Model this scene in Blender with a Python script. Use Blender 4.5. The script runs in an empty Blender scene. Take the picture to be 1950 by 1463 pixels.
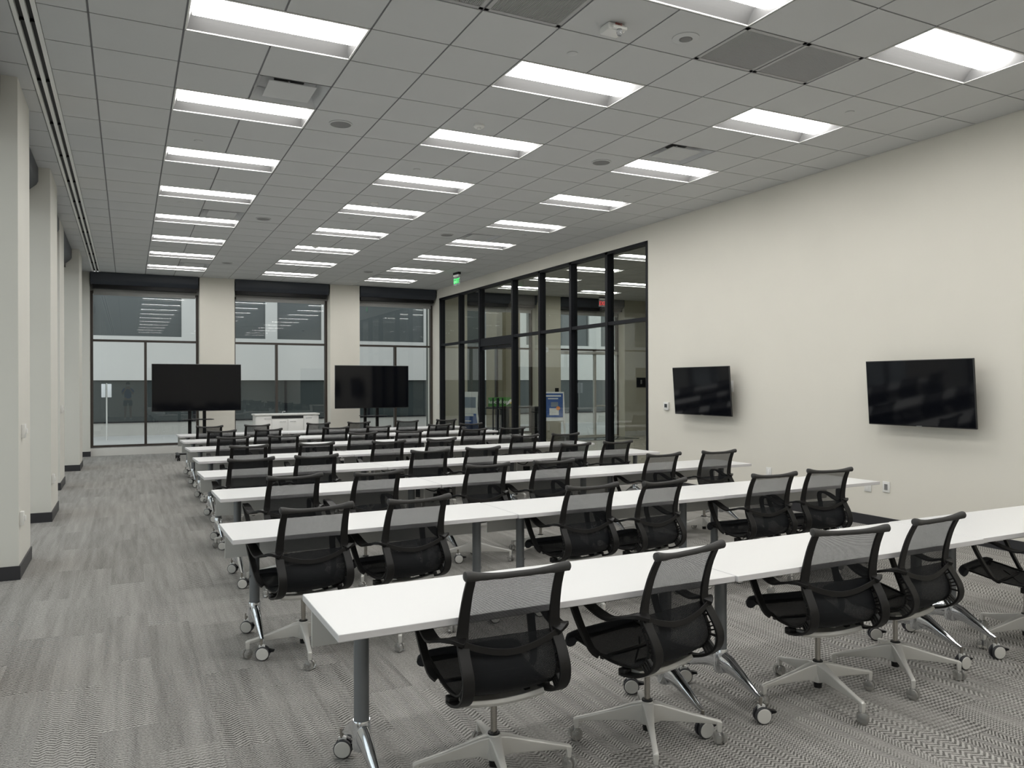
import bpy, bmesh, math, random
from mathutils import Vector, Matrix
random.seed(7)
D = bpy.data; SC = bpy.context.scene; COL = SC.collection
R = math.radians
T = 0.6096                      # ceiling tile, 2 ft
CAMZ = 1.622; CEIL = 4.20

# ------------------------------------------------------------------ camera, world, exposure
cam = D.cameras.new('camera'); cam.sensor_width = 36; cam.sensor_fit = 'HORIZONTAL'
cam.lens = 1478.72 / 1950 * 36; cam.clip_end = 200
co = D.objects.new('camera', cam); COL.objects.link(co); SC.camera = co
co.location = (-0.372, -6.105, CAMZ)
_y, _r = 0.4597, -0.003
_f = Vector((math.sin(_y), math.cos(_y), 0)); _x = Vector((math.cos(_y), -math.sin(_y), 0)); _u = Vector((0, 0, 1))
_rr = math.cos(_r) * _x + math.sin(_r) * _u; _uu = -math.sin(_r) * _x + math.cos(_r) * _u
m = Matrix((_rr, _uu, -_f)).transposed(); co.rotation_euler = m.to_euler()

SC.view_settings.view_transform = 'Standard'; SC.view_settings.look = 'None'
SC.view_settings.gamma = 1; SC.view_settings.use_curve_mapping = False
SC.view_settings.exposure = 0.0
LAMP = 17.8                     # radiance of the ceiling light lenses
w = D.worlds.new('overcast_sky'); SC.world = w; w.use_nodes = True
w.node_tree.nodes['Background'].inputs[0].default_value = (0.90, 0.96, 1.0, 1)
w.node_tree.nodes['Background'].inputs[1].default_value = 1.55

# ------------------------------------------------------------------ materials
def mat(name, color, rough=0.5, metal=0.0, emit=None, estr=0.0, spec=0.5, alpha=None, trans=0.0):
    m = D.materials.new(name); m.use_nodes = True
    b = m.node_tree.nodes['Principled BSDF']
    b.inputs['Base Color'].default_value = (*color, 1)
    b.inputs['Roughness'].default_value = rough; b.inputs['Metallic'].default_value = metal
    b.inputs['Specular IOR Level'].default_value = spec
    b.inputs['Transmission Weight'].default_value = trans
    if emit: b.inputs['Emission Color'].default_value = (*emit, 1); b.inputs['Emission Strength'].default_value = estr
    return m
class NB:
    """tiny node expression builder"""
    def __init__(s, m): s.t = m.node_tree; s.b = s.t.nodes['Principled BSDF']
    def n(s, ty, **kw):
        o = s.t.nodes.new(ty)
        for k, v in kw.items(): setattr(o, k, v)
        return o
    def put(s, sock, v):
        if isinstance(v, (int, float)): sock.default_value = v
        elif isinstance(v, tuple): sock.default_value = v
        else: s.t.links.new(v, sock)
    def m(s, op, a, b=0.0, c=0.0):
        o = s.n('ShaderNodeMath', operation=op); s.put(o.inputs[0], a); s.put(o.inputs[1], b); s.put(o.inputs[2], c)
        return o.outputs[0]
    def mix(s, f, a, b):
        o = s.n('ShaderNodeMix', data_type='RGBA'); s.put(o.inputs[0], f); s.put(o.inputs[6], a); s.put(o.inputs[7], b)
        return o.outputs[2]
    def xyz(s, x, y, z):
        o = s.n('ShaderNodeCombineXYZ'); s.put(o.inputs[0], x); s.put(o.inputs[1], y); s.put(o.inputs[2], z); return o.outputs[0]
    def noise(s, vec, scale, detail=2, rough=.5):
        o = s.n('ShaderNodeTexNoise'); s.put(o.inputs['Vector'], vec); o.inputs['Scale'].default_value = scale
        o.inputs['Detail'].default_value = detail; o.inputs['Roughness'].default_value = rough; return o.outputs['Fac']
    def white(s, vec):
        o = s.n('ShaderNodeTexWhiteNoise', noise_dimensions='3D'); s.put(o.inputs['Vector'], vec); return o.outputs['Value']
    def geo(s):
        g = s.n('ShaderNodeNewGeometry'); p = s.n('ShaderNodeSeparateXYZ'); s.t.links.new(g.outputs['Position'], p.inputs[0])
        return g.outputs['Position'], p.outputs[0], p.outputs[1], p.outputs[2]

def wallpaint(name, color, amt=0.04):
    m = mat(name, color, 0.75, spec=0.3); b = NB(m); P, x, y, z = b.geo()
    f = b.noise(P, 2.2, 3)
    c2 = tuple(c * (1 - amt) for c in color)
    b.put(b.b.inputs['Base Color'], b.mix(f, (*color, 1), (*c2, 1)))
    bu = b.n('ShaderNodeBump'); bu.inputs['Strength'].default_value = .05; bu.inputs['Distance'].default_value = .002
    b.put(bu.inputs['Height'], b.noise(P, 350, 1)); b.put(b.b.inputs['Normal'], bu.outputs[0])
    return m

def carpet():
    m = mat('carpet', (.2, .2, .2), 0.95, spec=0.1); b = NB(m); P, x, y, z = b.geo()
    W, L = 0.25, 1.0
    u = b.m('DIVIDE', x, W); cu = b.m('FLOOR', u)
    off = b.white(b.xyz(cu, 3.3, 1.7))
    v = b.m('ADD', b.m('DIVIDE', y, L), off); cv = b.m('FLOOR', v)
    r1 = b.white(b.xyz(cu, cv, 0.5)); r2 = b.white(b.xyz(cu, cv, 5.5)); r3 = b.white(b.xyz(cu, cv, 9.5))
    # zigzag stripes: half width and stripe period differ from plank to plank
    hw = b.m('MULTIPLY_ADD', b.m('MULTIPLY', r1, r1), .055, .012)
    per = b.m('MULTIPLY_ADD', r2, .013, .014)
    wob = b.m('MULTIPLY', b.m('SUBTRACT', b.noise(P, 5, 2), .5), .05)
    zig = b.m('PINGPONG', b.m('ADD', x, wob), hw)
    ph = b.m('FRACT', b.m('DIVIDE', b.m('ADD', b.m('MULTIPLY', zig, .75), y), per))
    st = b.m('PINGPONG', ph, .5)
    n1 = b.noise(P, 190, 2)
    sh = b.m('ADD', b.m('MULTIPLY_ADD', b.m('SUBTRACT', st, .25), 9.0, .5), b.m('MULTIPLY', b.m('SUBTRACT', n1, .5), 2.6))
    o = b.n('ShaderNodeClamp'); b.put(o.inputs[0], sh); sh = o.outputs[0]
    cn = b.noise(b.xyz(b.m('MULTIPLY', x, 3.0), y, b.m('MULTIPLY', r3, 7.0)), 1.6, 2)
    o = b.n('ShaderNodeClamp'); b.put(o.inputs[0], b.m('MULTIPLY_ADD', b.m('SUBTRACT', cn, .40), 4.0, .5)); con = o.outputs[0]
    mot = b.m('MULTIPLY', b.m('SUBTRACT', b.noise(P, 95, 3, .75), .5), 1.9)
    pat = b.m('ADD', b.m('MULTIPLY', b.m('SUBTRACT', sh, .5), con), mot)
    streak = b.noise(b.xyz(b.m('MULTIPLY', x, 16.0), b.m('MULTIPLY', y, .8), b.m('MULTIPLY', r3, 3.0)), 1.0, 3, .6)
    tone = b.m('ADD', b.m('MULTIPLY', b.m('SUBTRACT', r3, .5), .11), b.m('MULTIPLY', b.m('SUBTRACT', streak, .5), .55))
    tot = b.m('ADD', b.m('MULTIPLY_ADD', pat, .60, .51), tone)
    o = b.n('ShaderNodeClamp'); b.put(o.inputs[0], tot)
    b.put(b.b.inputs['Base Color'], b.mix(o.outputs[0], (.045, .043, .040, 1), (.50, .485, .46, 1)))
    bu = b.n('ShaderNodeBump'); bu.inputs['Strength'].default_value = .35; bu.inputs['Distance'].default_value = .003
    b.put(bu.inputs['Height'], sh); b.put(b.b.inputs['Normal'], bu.outputs[0])
    return m

def tile_floor():
    m = mat('lobby_tile', (.5, .48, .42), 0.22); b = NB(m); P, x, y, z = b.geo()
    fx = b.m('FRACT', b.m('DIVIDE', x, 1.2)); fy = b.m('FRACT', b.m('DIVIDE', y, .6))
    j = b.m('MAXIMUM', b.m('LESS_THAN', fx, .006), b.m('LESS_THAN', fy, .012))
    n = b.noise(b.xyz(b.m('MULTIPLY', x, .6), b.m('MULTIPLY', y, 2.5), 0.0), 1.5, 4)
    c = b.mix(n, (.50, .47, .40, 1), (.33, .31, .26, 1))
    b.put(b.b.inputs['Base Color'], b.mix(j, c, (.2, .19, .17, 1)))
    return m

def glass(name, tint=(.93, .96, .95), boost=1.0):
    """architectural pane: see-through with Fresnel mirror reflection"""
    m = D.materials.new(name); m.use_nodes = True; t = m.node_tree; t.nodes.clear()
    o = t.nodes.new('ShaderNodeOutputMaterial'); mx = t.nodes.new('ShaderNodeMixShader')
    tr = t.nodes.new('ShaderNodeBsdfTransparent'); tr.inputs[0].default_value = (*tint, 1)
    gl = t.nodes.new('ShaderNodeBsdfGlossy'); gl.inputs['Roughness'].default_value = 0.0
    fr = t.nodes.new('ShaderNodeFresnel'); fr.inputs[0].default_value = 1.5
    mu = t.nodes.new('ShaderNodeMath'); mu.operation = 'MULTIPLY'; mu.use_clamp = True; mu.inputs[1].default_value = boost
    ge = t.nodes.new('ShaderNodeNewGeometry'); sb = t.nodes.new('ShaderNodeMath'); sb.operation = 'SUBTRACT'; sb.inputs[0].default_value = 1
    m2 = t.nodes.new('ShaderNodeMath'); m2.operation = 'MULTIPLY'; t.links.new(ge.outputs['Backfacing'], sb.inputs[1])
    t.links.new(fr.outputs[0], mu.inputs[0]); t.links.new(mu.outputs[0], m2.inputs[0]); t.links.new(sb.outputs[0], m2.inputs[1]); t.links.new(m2.outputs[0], mx.inputs[0])
    t.links.new(tr.outputs[0], mx.inputs[1]); t.links.new(gl.outputs[0], mx.inputs[2]); t.links.new(mx.outputs[0], o.inputs[0])
    return m

def mesh_fabric(name, cover, fx=620.0, fz=520.0):
    """open weave: dark threads with holes between them"""
    m = D.materials.new(name); m.use_nodes = True; t = m.node_tree; b = t.nodes['Principled BSDF']
    b.inputs['Base Color'].default_value = (.009, .010, .012, 1); b.inputs['Roughness'].default_value = .65; b.inputs['Specular IOR Level'].default_value = .2
    o = t.nodes['Material Output']; mx = t.nodes.new('ShaderNodeMixShader'); tr = t.nodes.new('ShaderNodeBsdfTransparent')
    n = NB(m); tc = n.n('ShaderNodeTexCoord'); sp = n.n('ShaderNodeSeparateXYZ'); t.links.new(tc.outputs['Object'], sp.inputs[0])
    a = n.m('LESS_THAN', n.m('FRACT', n.m('MULTIPLY', sp.outputs[0], fx)), cover)
    c = n.m('LESS_THAN', n.m('FRACT', n.m('MULTIPLY', n.m('ADD', sp.outputs[2], sp.outputs[1]), fz)), cover)
    t.links.new(n.m('MAXIMUM', a, c), mx.inputs[0])
    t.links.new(tr.outputs[0], mx.inputs[1]); t.links.new(b.outputs[0], mx.inputs[2]); t.links.new(mx.outputs[0], o.inputs[0])
    return m

M = dict(
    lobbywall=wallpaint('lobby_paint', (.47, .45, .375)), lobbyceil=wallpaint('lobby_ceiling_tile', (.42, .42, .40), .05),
    wall=wallpaint('wall_paint', (.74, .715, .645)), pillar=wallpaint('pillar_paint', (.66, .65, .60)),
    carpet=carpet(), tile=tile_floor(),
    acoustic=wallpaint('acoustic_tile', (.57, .58, .58), .05), tbar=mat('grid_bar', (.14, .14, .15), .5),
    base=mat('rubber_base', (.028, .028, .032), .45), black=mat('black_plastic', (.007, .007, .008), .45, spec=.25),
    spine=mat('graphite_plastic', (.009, .0085, .0085), .42, spec=.3), rail=mat('rail_rubber', (.033, .032, .031), .6),
    fabric=mesh_fabric('mesh_fabric', .50), fabric2=mesh_fabric('mesh_fabric_seat', .80), seatfab=mat('seat_fabric', (.010, .012, .017), .65),
    alu=mat('satin_aluminium', (.64, .63, .60), .40, .35), chrome=mat('chrome', (.72, .74, .77), .12, 1.0),
    steel=mat('piston_steel', (.42, .40, .37), .25, 1.0), column=mat('grey_powdercoat', (.17, .18, .19), .42, .3),
    top=mat('white_laminate', (.78, .78, .78), .3), edge=mat('edge_band', (.66, .65, .66), .4),
    panel=mat('modesty_grey', (.58, .58, .56), .5), wheel=mat('caster_disc', (.60, .59, .56), .4),
    tyre=mat('caster_tyre', (.03, .03, .035), .5), clear=mat('clear_caster', (.55, .54, .52), .12, trans=.75),
    frame=mat('dark_anodised', (.006, .007, .010), .5, spec=.2), bronze=mat('bronze_frame', (.045, .036, .030), .4),
    navy=mat('shade_box_dark', (.028, .034, .046), .4), shade=mat('shade_fabric', (.30, .30, .29), .7),
    white=mat('white_plastic', (.75, .75, .73), .4), offwhite=mat('white_paint', (.78, .78, .76), .5),
    trof=mat('troffer_satin', (.13, .13, .13), .5), lens=mat('light_lens', (.9, .9, .9), .5, emit=(1.0, .985, .95), estr=LAMP),
    grey=mat('vent_grey', (.60, .61, .62), .45), dark=mat('dark_void', (.012, .012, .014), .6),
    perf=mat('return_grille', (.42, .42, .42), .6), spk=mat('speaker_grille', (.20, .20, .20), .6),
    screen=mat('tv_screen', (.0035, .004, .006), .06, spec=.3), bezel=mat('tv_bezel', (.012, .012, .013), .3),
    glass=glass('window_glass', (.95, .97, .965), 1.9), store=glass('storefront_glass', (.90, .92, .90), 1.5),
    stone=wallpaint('stone_base', (.50, .485, .45), .2), sidewalk=wallpaint('sidewalk', (.46, .455, .44), .1),
    panelw=wallpaint('facade_panel', (.62, .61, .585), .06), facdark=mat('facade_glass', (.045, .055, .055), .18),
    facupper=mat('facade_upper', (.09, .10, .10), .3), tan=wallpaint('tan_stone', (.30, .255, .17), .3), granite=wallpaint('granite_dark', (.10, .11, .10), .3),
    sill=mat('sill_white', (.72, .71, .68), .4), green=mat('sign_green', (.05, .20, .035), .5),
    exitg=mat('exit_green', (.02, .5, .12), .4, emit=(.03, 1.0, .16), estr=1.1), exitr=mat('exit_red', (.5, .02, .02), .4, emit=(1, .04, .04), estr=.9),
    blue=mat('poster_blue', (.045, .11, .33), .5), paper=mat('poster_white', (.72, .73, .74), .5), orange=mat('poster_orange', (.85, .28, .06), .5),
    photo=mat('poster_photo', (.20, .24, .30), .5), red=mat('red_plastic', (.45, .03, .03), .4), lcd=mat('thermostat_lcd', (.05, .055, .06), .3),
    skin=mat('skin', (.50, .30, .21), .6), shirt=mat('blue_shirt', (.02, .05, .30), .8), shorts=mat('dark_shorts', (.05, .05, .07), .8),
    hair=mat('dark_hair', (.02, .015, .012), .7), counter=mat('counter_dark', (.05, .05, .055), .3), yellow=mat('bird_yellow', (.75, .6, .1), .5),
    redtext=mat('red_letters', (.40, .05, .03), .5), flash=mat('strobe_lens', (.75, .77, .8), .05, trans=.8), coolblk=mat('counter_top', (.03, .03, .03), .2),
)

# ------------------------------------------------------------------ mesh builder
class MB:
    def __init__(s): s.b = bmesh.new(); s.mi = 0; s.mats = []
    def use(s, m):
        if m not in s.mats: s.mats.append(m)
        s.mi = s.mats.index(m); return s
    def _f(s, vs):
        try: f = s.b.faces.new(vs)
        except ValueError: return None
        f.material_index = s.mi; return f
    def box(s, x0, x1, y0, y1, z0, z1, bev=0.0, M4=None):
        v = [s.b.verts.new((x, y, z)) for z in (z0, z1) for y in (y0, y1) for x in (x0, x1)]
        fs = [s._f([v[i] for i in q]) for q in ((0, 2, 3, 1), (4, 5, 7, 6), (0, 1, 5, 4), (2, 6, 7, 3), (0, 4, 6, 2), (1, 3, 7, 5))]
        if M4: bmesh.ops.transform(s.b, matrix=M4, verts=v)
        if bev > 0:
            es = list({e for f in fs for e in f.edges})
            r = bmesh.ops.bevel(s.b, geom=es, offset=bev, segments=2, affect='EDGES', profile=.5)
            for f in r['faces']: f.material_index = s.mi
        return s
    def quad(s, *p): s._f([s.b.verts.new(q) for q in p]); return s
    def ring(s, c, ax, up, r1, r2, n):
        return [s.b.verts.new(c + ax * (math.cos(2 * math.pi * i / n) * r1) + up * (math.sin(2 * math.pi * i / n) * r2)) for i in range(n)]
    def loft(s, rings, caps=True):
        n = len(rings[0])
        for a, b in zip(rings, rings[1:]):
            for i in range(n):
                f = s._f([a[i], a[(i + 1) % n], b[(i + 1) % n], b[i]])
                if f: f.smooth = n > 6
        if caps: s._f(list(reversed(rings[0]))); s._f(rings[-1])
        return s
    def tube(s, pts, rad, n=10, caps=True, flat=1.0):
        pts = [Vector(p) for p in pts]; N = len(pts); rads = rad if isinstance(rad, (list, tuple)) else [rad] * N
        rings = []; ref = None
        for i, p in enumerate(pts):
            d = (pts[min(i + 1, N - 1)] - pts[max(i - 1, 0)]).normalized()
            if ref is None:
                ref = Vector((0, 0, 1)) if abs(d.z) < .9 else Vector((1, 0, 0))
            ax = ref.cross(d).normalized(); up = d.cross(ax).normalized(); ref = up
            rings.append(s.ring(p, ax, up, rads[i], rads[i] * flat, n))
        return s.loft(rings, caps)
    def cyl(s, p0, p1, r0, r1=None, n=16): return s.tube([p0, p1], [r0, r1 if r1 is not None else r0], n)
    def lathe(s, prof, c=(0, 0, 0), ax='z', n=20):
        rings = []
        for r, h in prof:
            vs = []
            for i in range(n):
                a = 2 * math.pi * i / n; p = (math.cos(a) * r, math.sin(a) * r, h)
                if ax == 'x': p = (h, math.cos(a) * r, math.sin(a) * r)
                if ax == 'y': p = (math.sin(a) * r, h, math.cos(a) * r)
                vs.append(s.b.verts.new((p[0] + c[0], p[1] + c[1], p[2] + c[2])))
            rings.append(vs)
        return s.loft(rings)
    def sweep(s, pts, wx, th, x, taper=None):
        """strip of width wx (along x) and thickness th following a path in the y-z plane"""
        N = len(pts); rings = []
        for i, (y, z) in enumerate(pts):
            a = pts[max(i - 1, 0)]; b = pts[min(i + 1, N - 1)]; d = Vector((0, b[0] - a[0], b[1] - a[1])).normalized()
            n = Vector((0, -d.z, d.y)); k = taper[i] if taper else 1; c = Vector((x[i] if isinstance(x, list) else x, y, z))
            X = Vector((1, 0, 0)); hw = wx * k / 2; ht = th / 2
            rings.append([s.b.verts.new(c + X * sx * hw + n * sn * ht) for sx, sn in ((-1, -1), (1, -1), (1, 1), (-1, 1))])
        for a, b in zip(rings, rings[1:]):
            for i in range(4):
                f = s._f([a[i], a[(i + 1) % 4], b[(i + 1) % 4], b[i]])
        s._f(list(reversed(rings[0]))); s._f(rings[-1]); return s
    def prism(s, prof, axis, a0, a1):
        """extrude a 2D outline along x or y"""
        def P(q, a): return (a, q[0], q[1]) if axis == 'x' else (q[0], a, q[1]) if axis == 'y' else (q[0], q[1], a)
        A = [s.b.verts.new(P(q, a0)) for q in prof]; B = [s.b.verts.new(P(q, a1)) for q in prof]
        return s.loft([A, B])
    def build(s, name, m=None, parent=None, kind=None, label=None, smooth=False, bevel=0):
        me = D.meshes.new(name); bmesh.ops.recalc_face_normals(s.b, faces=s.b.faces[:])
        if smooth:
            for f in s.b.faces: f.smooth = True
        s.b.to_mesh(me); s.b.free(); me.set_sharp_from_angle(angle=R(42))
        for q in (s.mats or [m]): me.materials.append(q)
        o = D.objects.new(name, me); COL.objects.link(o)
        if parent: o.parent = parent
        if kind: o['kind'] = kind
        if label: o['label'] = label
        if bevel:
            md = o.modifiers.new('bevel', 'BEVEL'); md.width = bevel; md.segments = 2; md.limit_method = 'ANGLE'; md.angle_limit = R(40)
        return o
def smooth_path(pts, sub=4):
    out = []; n = len(pts)
    for i in range(n - 1):
        p0, p1, p2, p3 = [Vector(pts[k]) for k in (max(i - 1, 0), i, i + 1, min(i + 2, n - 1))]
        for j in range(sub):
            t = j / sub
            out.append(tuple(.5 * ((2 * p1) + (p2 - p0) * t + (2 * p0 - 5 * p1 + 4 * p2 - p3) * t * t + (3 * p1 - p0 - 3 * p2 + p3) * t ** 3)))
    out.append(tuple(pts[-1])); return out
def thing(name, label, cat, loc=(0, 0, 0), rz=0.0, group=None):
    o = D.objects.new(name, None); COL.objects.link(o); o.empty_display_size = .1
    o.location = loc; o.rotation_euler = (0, 0, rz); o['label'] = label; o['category'] = cat
    if group: o['group'] = group
    return o
def tag(o, label, cat, group=None):
    o['label'] = label; o['category'] = cat
    if group: o['group'] = group
    return o
def copy_tree(o, parent=None):
    c = o.copy(); COL.objects.link(c); c.parent = parent
    for ch in o.children: copy_tree(ch, c)
    return c
def text(body, size, m, parent, loc, rot, name='lettering', depth=.002, align='CENTER'):
    cu = D.curves.new(name, 'FONT'); cu.body = body; cu.size = size; cu.extrude = depth; cu.align_x = align; cu.align_y = 'CENTER'
    tmp = D.objects.new('tmp', cu); COL.objects.link(tmp); bpy.context.view_layer.update()
    me = D.meshes.new_from_object(tmp.evaluated_get(bpy.context.evaluated_depsgraph_get())); D.objects.remove(tmp)
    me.materials.clear(); me.materials.append(m)
    o = D.objects.new(name, me); COL.objects.link(o); o.parent = parent; o.location = loc; o.rotation_euler = rot
    return o

# ================================================================== STRUCTURE
XR = 7.22; XL = -1.19; YF = 13.85; YG = 14.25; YB = -9.7; LX = 16.5; LYN = 2.0
MB().box(-2.0, XR + .06, YB, YG + .1, -.12, 0).build('floor', M['carpet'], kind='structure')
MB().box(XR + .06, LX, LYN, YG + .1, -.12, 0).build('floor_lobby', M['tile'], kind='structure')
MB().box(-40, 60, YG + .1, 40, -.14, -.02).build('ground', M['sidewalk'], kind='structure')
MB().box(-40, -2.0, -40, YG + .1, -.14, -.02).build('ground_side', M['sidewalk'], kind='structure')

# ceiling tiles, one mesh, leaving the openings of the fixtures free
J0, J1 = -16, 22
LIGHTS = [(i, j) for j in range(-12, 22, 3) for i in (0, 4, 8)]
open_t = set()
for i, j in LIGHTS: open_t |= {(i, j - 1), (i + 1, j - 1)}
VENTS = [(1, 1), (1, 10), (1, 19), (8, 1), (8, 10), (8, 19)]
GRILLES = [(2, -3), (3, -3), (6, -3), (7, -3)]
open_t |= set(VENTS) | set(GRILLES)
g = .007
tb = MB()
xs = [(-2.0 / T, None)] 
def tile(x0, x1, y0, y1): tb.box(x0 + g, x1 - g, y0 + g, y1 - g, CEIL, CEIL + .02)
for j in range(J0, J1 + 2):
    y0, y1 = j * T, min((j + 1) * T, YG)
    if y0 >= YG: break
    tile(-2.0, -1.08, y0, y1); tile(-.925, -T, y0, y1)
    for i in range(-1, 12):
        if (i, j) in open_t: continue
        x1 = min((i + 1) * T, XR)
        tile(i * T, x1, y0, y1)
tb.build('ceiling', M['acoustic'], kind='structure')
gb = MB()
def rows_free(i):      # runs of rows where the long bar i is not interrupted by a fixture
    run = None
    for j in range(J0, J1 + 2):
        blocked = (i, j) in open_t and (i - 1, j) in open_t and not ((i, j) in GR2 or (i, j) in VN2)
        if not blocked and run is None: run = j
        if blocked and run is not None: yield run, j; run = None
    if run is not None: yield run, J1 + 2
GR2 = set(GRILLES); VN2 = set(VENTS)
for i in range(-1, 12):
    for a, b_ in rows_free(i): gb.box(i * T - .006, i * T + .006, a * T, min(b_ * T, YG), CEIL + .004, CEIL + .012)
gb.box(-T - .022, -T - .012, J0 * T, YG, CEIL + .003, CEIL + .012)
for j in range(J0, J1 + 2):
    if j * T > YG: break
    gb.box(-2.0, -1.085, j * T - .005, j * T + .005, CEIL + .004, CEIL + .012); gb.box(-.92, XR, j * T - .005, j * T + .005, CEIL + .004, CEIL + .012)
gb.build('ceiling_grid', M['tbar'], kind='structure')
MB().box(-2.1, LX, YB - .1, YG + .1, CEIL + .35, CEIL + .45).build('ceiling_deck', M['dark'], kind='structure')

# linear slot diffuser along the pillars
sd = thing('slot_diffuser', 'long black twin slot air diffuser running along the pillar side of the ceiling', 'air vent', (-1.0, 0, CEIL))
MB().box(-.078, .078, YB, YG - .35, .03, .08).build('slot_cavity', M['dark'], sd)
fr = MB()
for a, b_ in ((-.078, -.052), (-.016, .013), (.047, .078)): fr.box(a, b_, YB, YG - .35, -.004, .03)
fr.build('slot_frame', M['offwhite'], sd)
br = None; y = YB + .3
while y < YG - .4:
    if br is None: br = MB().box(-.052, .047, -.01, .01, .008, .03).build('slot_bridge', M['black'], sd); q_ = br
    else: q_ = br.copy(); COL.objects.link(q_); q_.parent = sd
    q_.location = (0, y, 0); y += 1.22

# walls
def wbox(name, x0, x1, y0, y1, z0, z1, m='wall'): return MB().box(x0, x1, y0, y1, z0, z1).build(name, M[m], kind='structure')
YS0, YS1, ZS = 4.26, 13.66, 3.95     # storefront opening in the right wall
rw = MB(); rw.box(XR, XR + .14, YB, YS0, 0, CEIL + .03); rw.box(XR, XR + .14, YS0, YG + .3, ZS, CEIL + .03); rw.box(XR, XR + .14, YS1, YG + .3, 0, ZS)
rw.build('wall_right', M['wall'], kind='structure')
wbox('wall_back', -2.0, XR, YB - .14, YB, 0, CEIL + .03)
# pillars of the left wall, (y0, y1, face x)
PIL = [(-7.7, -6.9, XL), (-4.55, -3.8, XL), (-1.5, -.75, XL), (1.54, 2.40, XL), (4.60, 5.60, XL), (7.75, 8.70, -1.31), (10.72, 11.75, XL)]
for y0, y1, xf in PIL: wbox('pillar', -2.0, xf, y0, y1, 0, CEIL + .002, 'pillar')
wbox('pillar', -2.0, -1.14, 13.95, YG + .1, 0, CEIL + .002, 'pillar')
bb = MB(); h = .115; t_ = .012
for y0, y1, xf in PIL + [(13.95, YG + .1, -1.14)]:
    bb.box(-1.8, xf + t_, y0 - t_, y0, 0, h); bb.box(xf, xf + t_, y0, y1, 0, h); bb.box(-1.8, xf + t_, y1, y1 + t_, 0, h)
bb.build('baseboard_left', M['base'], kind='structure')
MB().box(XR - .012, XR, YB, YS0, 0, h).build('baseboard_right', M['base'], kind='structure')
# left wall windows between pillars
wl = MB(); wl.box(-2.1, -1.95, YB, YG + .1, 3.86, CEIL + .03); wl.box(-2.1, -1.80, YB, YG + .1, 0, .17); wl.build('wall_left', M['wall'], kind='structure')
lg = MB(); lf = MB()
lg.box(-1.93, -1.92, YB, YG, .17, 3.86); lg.build('window_left_glazing', M['glass'], kind='structure')
for y0, y1, xf in PIL: pass
ys = [(a[1], b_[0]) for a, b_ in zip(PIL, PIL[1:])] + [(11.75, 13.95), (YB, -7.7)]
for a, b_ in ys:
    for yy in (a + .03, (a + b_) / 2, b_ - .03): lf.box(-1.98, -1.88, yy - .03, yy + .03, .17, 3.86)
    for zz in (.2, 2.66, 3.83): lf.box(-1.98, -1.88, a, b_, zz - .025, zz + .025)
lf.build('window_left_frame', M['bronze'], kind='structure')

# far wall: columns, sills, windows
OPEN = [(-1.14, 1.18), (1.97, 4.30), (5.07, XR - .0), (8.12, 10.35), (11.12, 13.40)]
cols = [(1.18, 1.97), (4.30, 5.07), (XR + .14, 8.12), (10.35, 11.12), (13.40, LX)]
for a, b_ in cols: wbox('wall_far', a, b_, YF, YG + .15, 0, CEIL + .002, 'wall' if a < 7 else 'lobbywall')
for a, b_ in OPEN: wbox('wall_far_header', a, b_, YG - .10, YG + .15, 3.80, CEIL + .03, 'shade')
def far_window(k, a, b_, mid, door=False):
    root = thing('window_%d' % k, '', 'window'); del root['label']; del root['category']; root['kind'] = 'structure'
    f = MB(); yc = YG
    z0 = .18 if not door else 0.0
    for x in ((a + .03, b_ - .03) if door else (a + .03, mid, b_ - .03)):
        top = 3.8 if x != mid else 2.66
        f.box(x - .028, x + .028, yc - .06, yc + .06, z0, top)
    for z in ((2.66, 3.77) if door else (.205, 2.66, 3.77)): f.box(a, b_, yc - .055, yc + .055, z - .025, z + .025)
    o = f.build('window_frame', M['bronze'], root); o['kind'] = 'structure'
    p = MB(); p.box(a + .03, b_ - .03, yc - .004, yc + .004, 2.68 if door else .2, 3.77)
    o = p.build('window_pane', M['glass'], root); o['kind'] = 'structure'
    if not door:
        s = MB(); s.box(a, b_, YG - .20, YG + .1, 0, .17); s.use(M['sill'])
        o = s.build('window_sill', M['sill'], root); o['kind'] = 'structure'
mids = [.01, 3.02, 6.15, 9.2, 12.3]
for k, ((a, b_), mid) in enumerate(zip(OPEN, mids)): far_window(k + 1, a, b_, mid, door=(k == 4))

def shade(a, b_, label, axis='x', off=0.0, group=None):
    """roller shade: dark housing with a sloping underside and the rolled grey fabric below it"""
    root = thing('roller_shade', label, 'window shade', (0, 0, 0), 0, group)
    pr = [(0, CEIL - .005), (0, 4.03), (.02, 3.99), (.09, 3.925), (.30, 3.925), (.30, CEIL - .005)]
    lip = [(.10, 3.93), (.10, 3.84), (.30, 3.84), (.30, 3.93)]
    fab = [(.30, 3.90), (.30, 3.70), (.318, 3.70), (.318, 3.90)]
    def tr(p): return [((YF - .03 + q[0]) if axis == 'x' else (-1.31 - q[0] + off), q[1]) for q in p]
    ax = 'x' if axis == 'x' else 'y'
    MB().prism(tr(pr), ax, a, b_).build('shade_housing', M['navy'], root, bevel=.006)
    MB().prism(tr(lip), ax, a + .03, b_ - .03).build('shade_lip', M['black'], root)
    MB().prism(tr(fab), ax, a + .05, b_ - .05).build('shade_fabric', M['shade'], root)
wn = ['leftmost of the five along the far windows', 'between the two free columns of the far wall', 'in the corner of the far wall beside the glass partition',
      'over the lobby window behind the glass partition', 'over the lobby entrance behind the glass partition']
for k, (a, b_) in enumerate(OPEN): shade(a + .02, b_ - .03, 'dark shade housing ' + wn[k], group='roller shades on the far wall')
side = [(-.75, 1.54, 'beside the nearest visible pillar'), (2.40, 4.60, 'between the nearest and second pillar on the left'), (5.60, 7.75, 'between the second and third pillar on the left'),
        (8.70, 10.72, 'between the third and fourth pillar on the left'), (11.75, 13.95, 'in the far left bay next to the corner')]
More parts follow.
